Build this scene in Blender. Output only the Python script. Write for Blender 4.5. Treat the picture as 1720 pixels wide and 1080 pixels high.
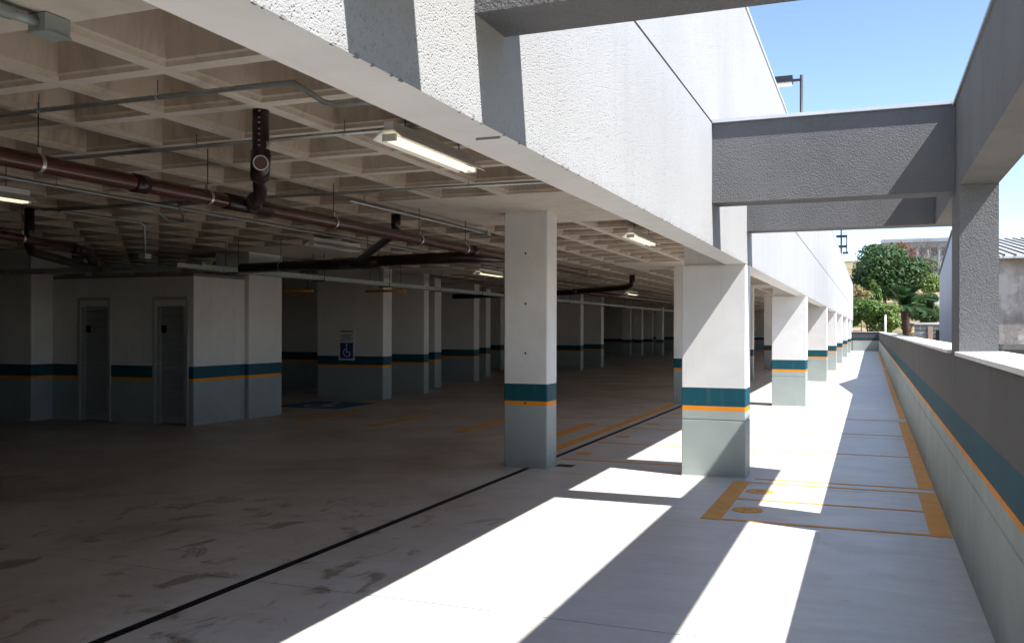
import bpy, bmesh, math, random
from mathutils import Vector, Matrix, noise as mnoise
random.seed(7)
sc = bpy.context.scene
for o in list(bpy.data.objects): bpy.data.objects.remove(o)
COL = sc.collection

# ---------------------------------------------------------------- camera
YAW, ROLL, FPX, CY = 0.3762, 0.0025, 1523.2257, 552.3687
cam_d = bpy.data.cameras.new('camera'); cam = bpy.data.objects.new('camera', cam_d); COL.objects.link(cam)
F = Vector((-math.sin(YAW), math.cos(YAW), 0)); R = Vector((math.cos(YAW), math.sin(YAW), 0)); U = Vector((0, 0, 1))
R3 = R*math.cos(ROLL)+U*math.sin(ROLL); U3 = U*math.cos(ROLL)-R*math.sin(ROLL)
cam.matrix_world = Matrix(((R3.x, U3.x, -F.x, 0), (R3.y, U3.y, -F.y, 0), (R3.z, U3.z, -F.z, 1.6), (0, 0, 0, 1)))
cam_d.sensor_width = 36; cam_d.sensor_fit = 'HORIZONTAL'
cam_d.lens = FPX*36/1720; cam_d.shift_y = (CY-540)/1720
cam_d.clip_start = 0.05; cam_d.clip_end = 4000
sc.camera = cam

# ---------------------------------------------------------------- sky, sun, exposure
SUN = Vector((0.676, -0.195, 1.0)).normalized()
w = bpy.data.worlds.new('World'); sc.world = w; w.use_nodes = True
nt = w.node_tree; nt.nodes.clear()
sky = nt.nodes.new('ShaderNodeTexSky'); sky.sky_type = 'NISHITA'; sky.sun_disc = False
sky.sun_elevation = math.asin(SUN.z); sky.sun_rotation = math.atan2(SUN.x, SUN.y)
sky.altitude = 1200; sky.air_density = 0.85; sky.dust_density = 0.45; sky.ozone_density = 1.0
tc = nt.nodes.new('ShaderNodeTexCoord'); mp = nt.nodes.new('ShaderNodeMapping'); mp.inputs['Scale'].default_value = (1.2, 1.2, 4.5)
cn = nt.nodes.new('ShaderNodeTexNoise'); cn.inputs['Scale'].default_value = 2.1; cn.inputs['Detail'].default_value = 7; cn.inputs['Roughness'].default_value = .58
cr = nt.nodes.new('ShaderNodeMapRange'); cr.inputs[1].default_value = .56; cr.inputs[2].default_value = .78; cr.inputs[3].default_value = 0; cr.inputs[4].default_value = .6
mx = nt.nodes.new('ShaderNodeMix'); mx.data_type = 'RGBA'; mx.inputs[7].default_value = (3.2, 3.6, 4.1, 1)
bg = nt.nodes.new('ShaderNodeBackground'); bg.inputs['Strength'].default_value = 0.10
wo = nt.nodes.new('ShaderNodeOutputWorld')
L = nt.links.new
L(tc.outputs['Generated'], mp.inputs[0]); L(mp.outputs[0], cn.inputs['Vector']); L(cn.outputs[0], cr.inputs[0])
L(cr.outputs[0], mx.inputs[0]); L(sky.outputs[0], mx.inputs[6]); L(mx.outputs[2], bg.inputs[0]); L(bg.outputs[0], wo.inputs[0])
sd = bpy.data.lights.new('sun', 'SUN'); sd.energy = 3.7; sd.angle = math.radians(0.53); sd.color = (1.0, 0.968, 0.925)
sun = bpy.data.objects.new('sun', sd); COL.objects.link(sun); sun.rotation_euler = SUN.to_track_quat('Z', 'Y').to_euler(); sun.location = (20, -5, 30)
sc.view_settings.view_transform = 'Standard'; sc.view_settings.look = 'None'; sc.view_settings.gamma = 1
sc.view_settings.use_curve_mapping = False; sc.view_settings.exposure = 1.6
sc.cycles.max_bounces = 10; sc.cycles.diffuse_bounces = 6; sc.cycles.glossy_bounces = 4
sc.cycles.sample_clamp_indirect = 6; sc.cycles.caustics_reflective = False; sc.cycles.caustics_refractive = False

# ---------------------------------------------------------------- helpers
def floor_at(u, v, z=0.0):
    d = F+R3*((u-860)/FPX)+U3*((CY-v)/FPX)
    return Vector((0, 0, 1.6))+d*((z-1.6)/d.z)
def project(p):
    q = Vector(p)-Vector((0, 0, 1.6)); d = q.dot(F)
    if d < .05: return None
    return 860+FPX*q.dot(R3)/d, CY-FPX*q.dot(U3)/d

class MB:
    def __init__(s): s.v = []; s.f = []; s.sm = []
    def face(s, pts, smooth=False):
        n = len(s.v); s.v += [tuple(p) for p in pts]; s.f.append(tuple(range(n, n+len(pts)))); s.sm.append(smooth); return s
    def box(s, x0, x1, y0, y1, z0, z1):
        if x0 > x1: x0, x1 = x1, x0
        if y0 > y1: y0, y1 = y1, y0
        n = len(s.v)
        s.v += [(x0, y0, z0), (x1, y0, z0), (x1, y1, z0), (x0, y1, z0), (x0, y0, z1), (x1, y0, z1), (x1, y1, z1), (x0, y1, z1)]
        for q in ((0, 3, 2, 1), (4, 5, 6, 7), (0, 1, 5, 4), (1, 2, 6, 5), (2, 3, 7, 6), (3, 0, 4, 7)):
            s.f.append(tuple(n+i for i in q)); s.sm.append(False)
        return s
    def rings(s, x0, x1, y0, y1, prof, ch=0.0):
        """vertical prism with a rectangular (chamfered) plan; prof = [(z, inset), ...]"""
        n = len(s.v); k = 8 if ch else 4
        for z, i in prof:
            a, b, c, d = x0+i, x1-i, y0+i, y1-i
            if ch: s.v += [(a+ch, c, z), (b-ch, c, z), (b, c+ch, z), (b, d-ch, z), (b-ch, d, z), (a+ch, d, z), (a, d-ch, z), (a, c+ch, z)]
            else: s.v += [(a, c, z), (b, c, z), (b, d, z), (a, d, z)]
        for r in range(len(prof)-1):
            for j in range(k):
                s.f.append((n+r*k+j, n+r*k+(j+1) % k, n+(r+1)*k+(j+1) % k, n+(r+1)*k+j)); s.sm.append(False)
        s.f.append(tuple(n+j for j in reversed(range(k)))); s.sm.append(False)
        m = n+(len(prof)-1)*k
        s.f.append(tuple(m+j for j in range(k))); s.sm.append(False)
        return s
    def tube(s, pts, r, seg=10, caps=True, r2=None):
        pts = [Vector(p) for p in pts]; n0 = len(s.v); N = len(pts)
        prev = None
        for i, p in enumerate(pts):
            if i == 0: t = pts[1]-p
            elif i == N-1: t = p-pts[-2]
            else: t = (pts[i+1]-p).normalized()+(p-pts[i-1]).normalized()
            t.normalize()
            a = Vector((0, 0, 1)) if abs(t.z) < .9 else Vector((1, 0, 0))
            x = t.cross(a).normalized() if prev is None else (prev-t*prev.dot(t)).normalized()
            prev = x; y = t.cross(x)
            rr = r if r2 is None else r+(r2-r)*i/(N-1)
            for j in range(seg):
                c = 2*math.pi*j/seg; s.v.append(tuple(p+(x*math.cos(c)+y*math.sin(c))*rr))
        for i in range(N-1):
            for j in range(seg):
                s.f.append((n0+i*seg+j, n0+i*seg+(j+1) % seg, n0+(i+1)*seg+(j+1) % seg, n0+(i+1)*seg+j)); s.sm.append(True)
        if caps:
            s.f.append(tuple(n0+j for j in reversed(range(seg)))); s.sm.append(False)
            s.f.append(tuple(n0+(N-1)*seg+j for j in range(seg))); s.sm.append(False)
        return s
    def extrude(s, poly, axis, a, b):
        """poly: 2-D outline; axis 'x','y','z' extruded from a to b"""
        def P(p, t): return {'x': (t, p[0], p[1]), 'y': (p[0], t, p[1]), 'z': (p[0], p[1], t)}[axis]
        n = len(s.v); k = len(poly)
        s.v += [P(p, a) for p in poly]+[P(p, b) for p in poly]
        for j in range(k): s.f.append((n+j, n+(j+1) % k, n+k+(j+1) % k, n+k+j)); s.sm.append(False)
        s.f.append(tuple(n+j for j in reversed(range(k)))); s.sm.append(False)
        s.f.append(tuple(n+k+j for j in range(k))); s.sm.append(False)
        return s
    def mesh(s, name):
        me = bpy.data.meshes.new(name); me.from_pydata(s.v, [], s.f); me.update()
        me.polygons.foreach_set('use_smooth', s.sm)
        bm = bmesh.new(); bm.from_mesh(me); bmesh.ops.recalc_face_normals(bm, faces=bm.faces); bm.to_mesh(me); bm.free()
        return me
    def build(s, name, mat, parent=None, raw=False):
        if raw:
            me = bpy.data.meshes.new(name); me.from_pydata(s.v, [], s.f); me.update(); me.polygons.foreach_set('use_smooth', s.sm)
        else: me = s.mesh(name)
        return link(name, me, mat, parent)
def link(name, me, mat, parent=None):
    o = bpy.data.objects.new(name, me); COL.objects.link(o)
    if mat is not None and not me.materials: me.materials.append(mat)
    if parent is not None: o.parent = parent
    return o
def empty(name, label, cat, group=None, loc=(0, 0, 0)):
    o = bpy.data.objects.new(name, None); COL.objects.link(o); o.location = loc; o.empty_display_size = .2
    tag(o, label, cat, group); return o
def tag(o, label, cat, group=None):
    o['label'] = label; o['category'] = cat
    if group: o['group'] = group
    return o
def struct(o): o['kind'] = 'structure'; return o
def stuff(o): o['kind'] = 'stuff'; return o

# ---------------------------------------------------------------- materials
class NT:
    def __init__(s, name, rough=.7, spec=.3):
        s.m = bpy.data.materials.new(name); s.m.use_nodes = True; s.t = s.m.node_tree
        s.b = s.t.nodes['Principled BSDF']; s.b.inputs['Roughness'].default_value = rough; s.b.inputs['Specular IOR Level'].default_value = spec
        g = s.t.nodes.new('ShaderNodeNewGeometry'); s.pos = g.outputs['Position']; s.geo = g
    def n(s, t): return s.t.nodes.new('ShaderNode'+t)
    def l(s, a, b): s.t.links.new(a, b)
    def noise(s, scale, detail=4, rough=.55, stretch=None, dist=0):
        n = s.n('TexNoise'); n.inputs['Scale'].default_value = scale; n.inputs['Detail'].default_value = detail
        n.inputs['Roughness'].default_value = rough; n.inputs['Distortion'].default_value = dist
        v = s.pos
        if stretch:
            mp = s.n('Mapping'); mp.inputs['Scale'].default_value = stretch; s.l(v, mp.inputs[0]); v = mp.outputs[0]
        s.l(v, n.inputs['Vector']); return n.outputs[0]
    def rng(s, x, a, b, c=0, d=1):
        r = s.n('MapRange'); r.inputs[1].default_value = a; r.inputs[2].default_value = b; r.inputs[3].default_value = c; r.inputs[4].default_value = d
        s.l(x, r.inputs[0]); return r.outputs[0]
    def math(s, op, a, b=None):
        m = s.n('Math'); m.operation = op
        for i, x in enumerate((a, b)):
            if x is None: continue
            if isinstance(x, (int, float)): m.inputs[i].default_value = x
            else: s.l(x, m.inputs[i])
        return m.outputs[0]
    def mix(s, fac, a, b, mode='MIX'):
        m = s.n('Mix'); m.data_type = 'RGBA'; m.blend_type = mode
        for i, x in ((0, fac), (6, a), (7, b)):
            if isinstance(x, (int, float)): m.inputs[i].default_value = x
            elif isinstance(x, tuple): m.inputs[i].default_value = (*x[:3], 1)
            else: s.l(x, m.inputs[i])
        return m.outputs[2]
    def z(s):
        x = s.n('SeparateXYZ'); s.l(s.pos, x.inputs[0]); return x.outputs[2]
    def xyz(s):
        x = s.n('SeparateXYZ'); s.l(s.pos, x.inputs[0]); return x.outputs
    def col(s, c):
        if isinstance(c, tuple): s.b.inputs['Base Color'].default_value = (*c, 1)
        else: s.l(c, s.b.inputs['Base Color'])
    def rough(s, c): s.l(c, s.b.inputs['Roughness'])
    def bump(s, h, strength=.3, dist=.01):
        b = s.n('Bump'); b.inputs['Strength'].default_value = strength; b.inputs['Distance'].default_value = dist
        s.l(h, b.inputs['Height']); s.l(b.outputs[0], s.b.inputs['Normal'])
def vary(k, base, amt=.12, scale=1.3):
    n = k.noise(scale, 5, .6); f = k.rng(n, .3, .7, 1-amt, 1+amt*.35)
    m = k.n('Mix'); m.data_type = 'RGBA'; m.blend_type = 'MULTIPLY'; m.inputs[0].default_value = 1
    if isinstance(base, tuple): m.inputs[6].default_value = (*base, 1)
    else: k.l(base, m.inputs[6])
    k.l(f, m.inputs[7]); return m.outputs[2]
M = {}
def simple(name, c, rough=.6, spec=.3, metal=0, amt=.12, scale=3., bs=0, bscale=60):
    k = NT(name, rough, spec); k.col(vary(k, c, amt, scale)); k.b.inputs['Metallic'].default_value = metal
    if bs: k.bump(k.noise(bscale, 3), bs, .004)
    M[name] = k.m; return k.m
TEAL, ORANGE, SAGE, WHITE = (.004, .078, .108), (.85, .29, .02), (.36, .415, .40), (.80, .79, .775)
def banded(name, upper, z0, z1, z2, bump=.15, bscale=140., lower=SAGE, upper_bump=None):
    """paint bands by real height: sage, orange line, teal, upper colour"""
    k = NT(name, .62, .3)
    zz = k.math('ADD', k.z(), k.rng(k.noise(30, 2), 0, 1, -.0025, .0025))
    c = k.mix(k.math('GREATER_THAN', zz, z0), lower, ORANGE)
    c = k.mix(k.math('GREATER_THAN', zz, z1), c, TEAL)
    c = k.mix(k.math('GREATER_THAN', zz, z2), c, upper)
    # scuffs and dust splashed up from the floor
    sp = k.math('MULTIPLY', k.rng(k.z(), .0, .35, 1, 0), k.rng(k.noise(7, 5, .65), .45, .75))
    c = k.mix(k.math('MULTIPLY', sp, .45), c, (.30, .27, .23))
    st = k.rng(k.noise(2.2, 5, .6, (6, 6, .55)), .55, .8, 0, .13)
    c = k.mix(st, c, (.42, .38, .34))
    chip = k.math('MULTIPLY', k.rng(k.noise(34, 5, .7), .66, .69), k.rng(k.noise(1.8, 3), .5, .62)); c = k.mix(k.math('MULTIPLY', chip, .7), c, (.50, .48, .45))
    scr = k.math('MULTIPLY', k.rng(k.noise(5, 6, .75, (.6, .6, 14)), .62, .70), k.rng(k.z(), .95, .45, 0, 1)); c = k.mix(k.math('MULTIPLY', scr, .35), c, (.16, .16, .16))
    k.col(vary(k, c, .10, 2.))
    h = k.noise(bscale, 3, .6); k.bump(h, bump, .004)
    M[name] = k.m; return k.m
banded('col_paint', WHITE, .72, .769, .968, .12, 160)
banded('wall_paint', (.70, .68, .665), .72, .769, .968, .12, 120, (.33, .375, .36))
k = NT('parapet_paint', .68, .25)
zz = k.math('ADD', k.z(), k.rng(k.noise(24, 2), 0, 1, -.003, .003))
GREY = (.098, .095, .094)
c = k.mix(k.math('GREATER_THAN', zz, .742), SAGE, ORANGE); c = k.mix(k.math('GREATER_THAN', zz, .778), c, TEAL); c = k.mix(k.math('GREATER_THAN', zz, .985), c, GREY)
sp = k.math('MULTIPLY', k.rng(k.z(), 0, .2, 1, 0), k.rng(k.noise(9, 5, .65), .4, .7)); c = k.mix(k.math('MULTIPLY', sp, .6), c, (.24, .22, .19))
rs_ = k.math('MULTIPLY', k.rng(k.noise(5, 6, .7, (1, 1, .05)), .50, .72), k.rng(k.z(), .9, 1.42, .1, 1)); c = k.mix(k.math('MULTIPLY', rs_, .45), c, (.06, .058, .055))
sc_ = k.math('MULTIPLY', k.rng(k.noise(4, 7, .75, (.5, .5, 10)), .60, .70), k.rng(k.z(), .75, .3, 0, 1)); c = k.mix(k.math('MULTIPLY', sc_, .4), c, (.20, .20, .195))
k.col(vary(k, c, .18, 1.5)); k.bump(k.noise(85, 3, .55, None, .4), .6, .008); M['parapet_paint'] = k.m
# white sprayed plaster of the facade: small pits
k = NT('facade_plaster', .85, .15)
v = k.n('TexVoronoi'); v.inputs['Scale'].default_value = 90; v.feature = 'F1'; k.l(k.pos, v.inputs['Vector'])
pn = k.noise(170, 4, .62)
pit = k.math('MULTIPLY', k.rng(v.outputs['Distance'], .10, .42, 1, 0), k.rng(k.noise(38, 2), .40, .56))
hgt = k.math('SUBTRACT', k.math('MULTIPLY', pn, .9), k.math('MULTIPLY', pit, .8))
stv = k.rng(k.noise(1.5, 6, .6, (5, 5, .35)), .5, .8, 0, .16)
fc = k.mix(stv, (.41, .414, .42), (.335, .335, .335))
fs = k.math('MULTIPLY', k.rng(k.noise(4.5, 6, .7, (1, 1, .06)), .52, .75), k.rng(k.noise(.35, 3), .45, .65)); fc = k.mix(k.math('MULTIPLY', fs, .28), fc, (.30, .29, .275))
fe = k.math('MULTIPLY', k.rng(k.z(), 2.30, 2.36, 1, 0), k.rng(k.noise(9, 6, .7), .4, .65)); fc = k.mix(k.math('MULTIPLY', fe, .4), fc, (.26, .245, .225))
k.col(vary(k, fc, .08, .8)); k.bump(hgt, .8, .0085); M['facade_plaster'] = k.m
# grey worm-textured plaster
k = NT('grey_texture', .75, .25)
n1 = k.noise(92, 3, .5, None, .5); n2 = k.noise(190, 2)
hg = k.math('ADD', k.rng(n1, .35, .65), k.math('MULTIPLY', n2, .35))
gs = k.rng(k.noise(3.5, 6, .65, (1, 1, .15)), .5, .75, 0, .35); k.col(vary(k, k.mix(gs, (.165, .166, .172), (.115, .113, .11)), .16, 1.4)); k.bump(hg, .7, .009); M['grey_texture'] = k.m
k = NT('soffit_white', .8, .2)
stn = k.rng(k.noise(1.1, 6, .65, (3, .9, 1)), .5, .75, 0, .35)
k.col(vary(k, k.mix(stn, (.78, .76, .735), (.62, .58, .54)), .08, 4)); k.bump(k.noise(25, 4), .12, .006); M['soffit_white'] = k.m
k = NT('ceiling_concrete', .85, .2)
a = k.rng(k.noise(.9, 6, .65), .35, .7); b_ = k.rng(k.noise(5, 5, .6, (1, 1, .35)), .5, .75)
c = k.mix(a, (.66, .60, .525), (.58, .505, .425)); c = k.mix(k.math('MULTIPLY', b_, .45), c, (.38, .31, .255))
k.col(c); k.bump(k.noise(35, 5, .6), .2, .006); M['ceiling_concrete'] = k.m
# coffer interiors: same concrete in a darker, browner tone, streaked and stained
k = NT('coffer_concrete', .85, .2)
oi = k.n('ObjectInfo')
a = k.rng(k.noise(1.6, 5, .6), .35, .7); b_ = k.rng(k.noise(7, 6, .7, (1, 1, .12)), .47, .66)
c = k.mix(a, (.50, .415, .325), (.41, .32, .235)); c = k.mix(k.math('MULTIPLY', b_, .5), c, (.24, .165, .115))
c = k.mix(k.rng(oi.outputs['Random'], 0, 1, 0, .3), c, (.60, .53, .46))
k.col(c); k.bump(k.noise(28, 5, .6), .2, .006); M['coffer_concrete'] = k.m
# power-floated concrete floor
k = NT('floor_concrete', .5, .5)
X_, Y_, Z_ = k.xyz()
big = k.rng(k.noise(.45, 6, .6), .35, .7); fine = k.rng(k.noise(18, 8, .8, (.45, 1.8, 1)), .32, .68)
sweep = k.rng(k.noise(3.2, 8, .68, (.4, 2.6, 1)), .36, .66)
c = k.mix(big, (.66, .65, .63), (.59, .58, .56)); c = k.mix(k.math('MULTIPLY', fine, .4), c, (.68, .67, .65))
c = k.mix(k.math('MULTIPLY', sweep, .40), c, (.47, .46, .445))
mk = k.rng(k.noise(26, 6, .7, (.45, 1.5, 1), .6), .60, .70); c = k.mix(k.math('MULTIPLY', mk, .5), c, (.33, .315, .295))
tyre = k.math('MULTIPLY', k.rng(k.noise(1.3, 7, .7, (3.5, .35, 1), .5), .56, .72), k.rng(k.noise(.5, 3), .4, .6)); c = k.mix(k.math('MULTIPLY', tyre, .38), c, (.27, .255, .24))
mot = k.rng(k.noise(5.5, 9, .78, (.55, 1.5, 1), .3), .36, .66); c = k.mix(k.math('MULTIPLY', mot, .42), c, (.44, .425, .405))
brn = k.math('MULTIPLY', k.rng(k.noise(.8, 7, .65, None, .5), .44, .62), k.rng(X_, -.3, -1.6, 0, 1)); c = k.mix(k.math('MULTIPLY', brn, .4), c, (.50, .43, .355))
drk = k.rng(k.noise(11, 7, .75, (.35, 1.4, 1), .8), .63, .69); c = k.mix(k.math('MULTIPLY', drk, .45), c, (.28, .265, .25))
edge = k.math('MULTIPLY', k.rng(X_, .25, .60, 0, 1), k.rng(k.noise(6, 6, .7), .35, .7)); c = k.mix(k.math('MULTIPLY', edge, .4), c, (.30, .28, .25))
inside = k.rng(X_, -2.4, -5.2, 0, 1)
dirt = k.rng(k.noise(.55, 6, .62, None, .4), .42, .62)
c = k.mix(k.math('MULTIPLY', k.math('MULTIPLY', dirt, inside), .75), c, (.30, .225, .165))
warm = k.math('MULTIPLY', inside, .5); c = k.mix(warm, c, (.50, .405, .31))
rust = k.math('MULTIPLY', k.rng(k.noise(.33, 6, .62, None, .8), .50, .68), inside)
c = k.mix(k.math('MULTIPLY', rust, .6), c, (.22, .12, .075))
# dried puddle marks in front of the drain
pud = k.rng(k.noise(3.6, 8, .62, (1, .62, 1), .9), .56, .61)
zone = k.math('MULTIPLY', k.rng(Y_, 8.5, 6.8, 0, 1), k.rng(X_, -2.5, -3.0, 0, 1))
pm = k.math('MULTIPLY', pud, zone)
c = k.mix(k.math('MULTIPLY', pm, .65), c, (.16, .115, .082))
lime = k.math('MULTIPLY', k.rng(k.noise(1.7, 8, .6, None, .9), .53, .56), k.math('MULTIPLY', k.rng(Y_, 6.2, 4.2, 0, 1), k.rng(X_, -4.2, -3.4, 0, 1)))
c = k.mix(k.math('MULTIPLY', lime, .55), c, (.60, .58, .55))
spots = k.rng(k.noise(5.5, 4, .55), .70, .75)
c = k.mix(k.math('MULTIPLY', spots, .3), c, (.2, .17, .14))
k.col(c)
rg = k.math('SUBTRACT', k.rng(k.noise(2.2, 6, .65), .3, .7, .36, .52), k.math('MULTIPLY', pm, .12)); k.rough(rg)
k.bump(k.math('ADD', k.noise(60, 5, .6), k.math('MULTIPLY', k.noise(5, 3), 1.5)), .12, .006); M['floor_concrete'] = k.m
# worn orange floor paint
def floor_paint(name, c0, wear=.5):
    k = NT(name, .6, .3); n = k.rng(k.noise(22, 6, .7), .5, .72); n2 = k.rng(k.noise(3, 4), .35, .7)
    c = k.mix(k.math('MULTIPLY', k.math('MULTIPLY', n, n2), wear), c0, (.36, .34, .31)); k.col(vary(k, c, .18, 6)); k.bump(k.noise(60, 4), .1, .004)
    M[name] = k.m
floor_paint('line_paint', (.78, .34, .045), .95); floor_paint('blue_floor_paint', (.03, .14, .30)); floor_paint('white_floor_paint', (.62, .64, .64))
simple('dark_iron', (.02, .02, .021), .5, .4, .3); simple('pit_dark', (.012, .012, .012), .9)
simple('galvanised', (.42, .45, .44), .42, .5, .75, .2, 12)
simple('tray_steel', (.42, .46, .44), .5, .4, .45, .2, 9)
simple('box_grey', (.36, .40, .38), .5, .4, .2)
simple('pipe_brown', (.075, .022, .017), .25, .5, 0, .25, 4)
simple('pipe_brown_dark', (.024, .010, .009), .3, .45, 0, .25, 4)
simple('steel_strap', (.55, .54, .50), .35, .5, .8)
simple('lamp_white', (.72, .72, .70), .45, .4)
simple('cap_metal', (.70, .72, .74), .4, .5, .3)
simple('cap_metal_shaded', (.30, .31, .33), .4, .5, .3)  # edge beam cap: same metal, shade of its inner side put into the colour
simple('coping_stone', (.78, .765, .73), .6, .3, 0, .1, 5, .1, 40)
simple('door_alu', (.42, .44, .44), .4, .5, .35, .1)
simple('door_frame', (.40, .40, .39), .45, .4)
simple('black_plate', (.01, .01, .012), .4); simple('blue_sign', (.02, .045, .20), .35, .5); simple('white_sign', (.66, .66, .66), .4, .5)
simple('text_grey', (.08, .08, .1), .5); simple('yellow_steel', (.62, .30, .02), .5)
simple('black_paint', (.025, .027, .03), .45, .4); simple('groove_grey', (.22, .22, .22), .9)
k = NT('tube_light', .5); k.b.inputs['Base Color'].default_value = (.9, .88, .8, 1); k.b.inputs['Emission Color'].default_value = (1, .83, .53, 1); k.b.inputs['Emission Strength'].default_value = .42; M['tube_light'] = k.m
simple('tube_off', (.75, .75, .72), .3)
simple('block_far', (.60, .58, .55), .85)

# ---------------------------------------------------------------- floor
XF, XI, XP0, XP1 = -1.234, -1.45, .601, .857
XL, YN, YE = -34.0, -1.5, 73.8
ZC, ZS = 2.95, 2.30
floor = struct(MB().box(XL, XP0+.1, -8, YE, -.3, -.06).build('floor', M['floor_concrete']))
joints = [-8.0]+[-.1+4.852*i for i in range(-1, 16)]+[YE]
for a, b in zip(joints[:-1], joints[1:]):
    for x0, x1 in ((-3.625, XP0), (-9.2, -3.705), (-15, -9.2), (XL, -15)):
        g = .005
        o = MB().box(x0+(g if x0 != -3.625 else 0), x1-(g if x1 < -3.705 else 0), a+g, b-g, -.06, 0).build('floor_slab', M['floor_concrete'], floor)
# painted stall lines (worn sheets a few mm above the slab)
def line(x0, x1, y0, y1, z=.004, m='line_paint', nm='stall_line'):
    return MB().box(x0, x1, y0, y1, .0005, z).build(nm, M[m], floor)
def disc(x, y, r, z=.004, m='line_paint', nm='bay_disc'):
    b = MB(); b.extrude([(x+r*math.cos(t*math.pi/16), y+r*math.sin(t*math.pi/16)) for t in range(32)], 'z', .0005, z); return b.build(nm, M[m], floor)
y = 7.74
line(-1.17, .44, y, y+.055); line(-1.17, .44, y+1.0, y+1.05); line(-1.17, .44, y+1.98, y+2.03)
line(-1.335, -1.17, y-.01, y+2.04); line(.44, .596, y-.01, y+2.04)
for yy in (8.25, 9.23):
    disc(-1.03+.02, yy, .135)
    for q in (-.022, .022): MB().box(-1.01+q-.014, -1.01+q+.014, yy-.006, yy+.012, .004, .0052).build('bay_mark', M['text_grey'], floor)
y = 9.98
for i in range(4):
    line(-1.15, .46, y+i*2.42, y+i*2.42+.05)
line(.46, .596, 9.97, 17.2); line(.49, .596, 17.7, 40); line(.50, .596, 41, 70)
# inner bays beside the drain
line(-3.98, -3.83, 10.75, 19.3); line(-3.55, -1.95, 10.62, 10.67)
for i in range(4):
    line(-3.58, -1.4, 12.35+i*1.96, 12.395+i*1.96)
for i in range(4):
    disc(-3.42, 11.2+i*1.98, .11)
line(-7.72, -7.52, 12.95, 15.15); line(-6.05, -5.86, 12.75, 15.0); line(-9.3, -9.12, 13.2, 15.2); line(-4.5, -4.3, 12.6, 14.8)
for i in range(4): line(-10.0, -8.0, 21.5+i*5.2, 21.62+i*5.2)
# access symbol painted on the floor
MB().box(-11.35, -9.85, 15.45, 17.0, .0005, .004).build('blue_panel', M['blue_floor_paint'], floor)
b = MB(); cx, cy_ = -10.6, 16.1
pts = [(cx+.34*math.cos(t), cy_+.36*math.sin(t)) for t in [math.pi*(.75+1.25*i/18) for i in range(19)]]
for p, q in zip(pts[:-1], pts[1:]):
    d = Vector((q[0]-p[0], q[1]-p[1])).normalized()*.03; nx, ny = -d.y, d.x
    b.face([(p[0]-nx, p[1]-ny, .006), (p[0]+nx, p[1]+ny, .006), (q[0]+nx, q[1]+ny, .006), (q[0]-nx, q[1]-ny, .006)])
b.box(cx-.05, cx+.03, cy_+.05, cy_+.5, .004, .006); b.box(cx-.05, cx+.28, cy_-.02, cy_+.06, .004, .006); b.box(cx+.2, cx+.28, cy_-.35, cy_-.02, .004, .006)
b.extrude([(cx-.02+.085*math.cos(t*math.pi/8), cy_+.62+.085*math.sin(t*math.pi/8)) for t in range(16)], 'z', .004, .006)
b.build('wheelchair_symbol', M['white_floor_paint'], floor)

# drain channel between the slabs
drain = empty('floor_drain', 'long dark slotted drain channel running across the concrete floor past the free-standing column', 'drain', None, (-3.665, 10, -.05))
def dp(b, n, m): o = b.build(n, m, drain); o.matrix_parent_inverse = drain.matrix_world.inverted(); return o
bpy.context.view_layer.update()
bars = MB()
segs = ((0.3, 9.76), (10.12, 19.48), (19.84, 29.2))
for s0, s1 in segs:
    dp(MB().box(-3.704, -3.626, s0, s1, -.055, -.045), 'channel_bed', M['pit_dark'])
    dp(MB().box(-3.704, -3.696, s0, s1, -.045, -.002), 'channel_rail', M['dark_iron']); dp(MB().box(-3.634, -3.626, s0, s1, -.045, -.002), 'channel_rail', M['dark_iron'])
    t = s0
    while t < s1-.02:
        if t < 19.4: bars.box(-3.696, -3.634, t, t+.012, -.02, -.003)
        t += .03
stuff(dp(bars, 'grating_bars', M['dark_iron']))
MB().box(-3.42, -3.22, 10.02, 10.2, .001, .004).build('sump_cover', M['dark_iron'], floor)

# ---------------------------------------------------------------- waffle ceiling
PX, PY, X0, Y0 = .74, .793, -3.45, 2.967
xs = [XI]+[X0+PX*2-PX*i for i in range(0, 43)]; xs = [x for x in xs if x <= XI]; xs.append(XL)
ys = [YN]+[Y0+PY*i for i in range(0, 90)]; ys = [q for q in ys if q < YE]; ys.append(YE)
CY_ROW = [9.78, 19.55, 29.3, 37.5, 45.6, 55.8, 65.9]
def solid(xa, xb, ya, yb):
    xc, yc = (xa+xb)/2, (ya+yb)/2
    if ya < Y0-.01 or xc > -1.9 or xc < -33: return True
    for c in CY_ROW:
        if xc > -5.2 and c-1.3 < yc < c+1.2: return True
    for c in (13.6, 19.2, 24.6, 34.6, 45.6, 55.8):
        if -11.7 < xc < -8.7 and c-1.2 < yc < c+1.2: return True
        if -19 < xc < -16 and c-1.2 < yc < c+1.2: return True
    return False
rib = MB(); cells = []
rng = .05
for i in range(len(xs)-1):
    for j in range(len(ys)-1):
        xb, xa = xs[i], xs[i+1]; ya, yb = ys[j], ys[j+1]
        if solid(xa, xb, ya, yb): rib.face([(xa, ya, ZC), (xa, yb, ZC), (xb, yb, ZC), (xb, ya, ZC)]); continue
        p, q, r_, t = xa+rng, xb-rng, ya+rng, yb-rng
        for f_ in ([(xa, ya), (xa, yb), (p, t), (p, r_)], [(xa, yb), (xb, yb), (q, t), (p, t)], [(xb, yb), (xb, ya), (q, r_), (q, t)], [(xb, ya), (xa, ya), (p, r_), (q, r_)]):
            rib.face([(*c_, ZC) for c_ in f_])
        cells.append(((xa+xb)/2, (ya+yb)/2, q-p, t-r_))
ceiling = struct(rib.build('ceiling', M['ceiling_concrete'], None, raw=True))
bm = bmesh.new(); bm.from_mesh(ceiling.data); bmesh.ops.remove_doubles(bm, verts=bm.verts, dist=1e-4); bm.to_mesh(ceiling.data); bm.free()
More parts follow.
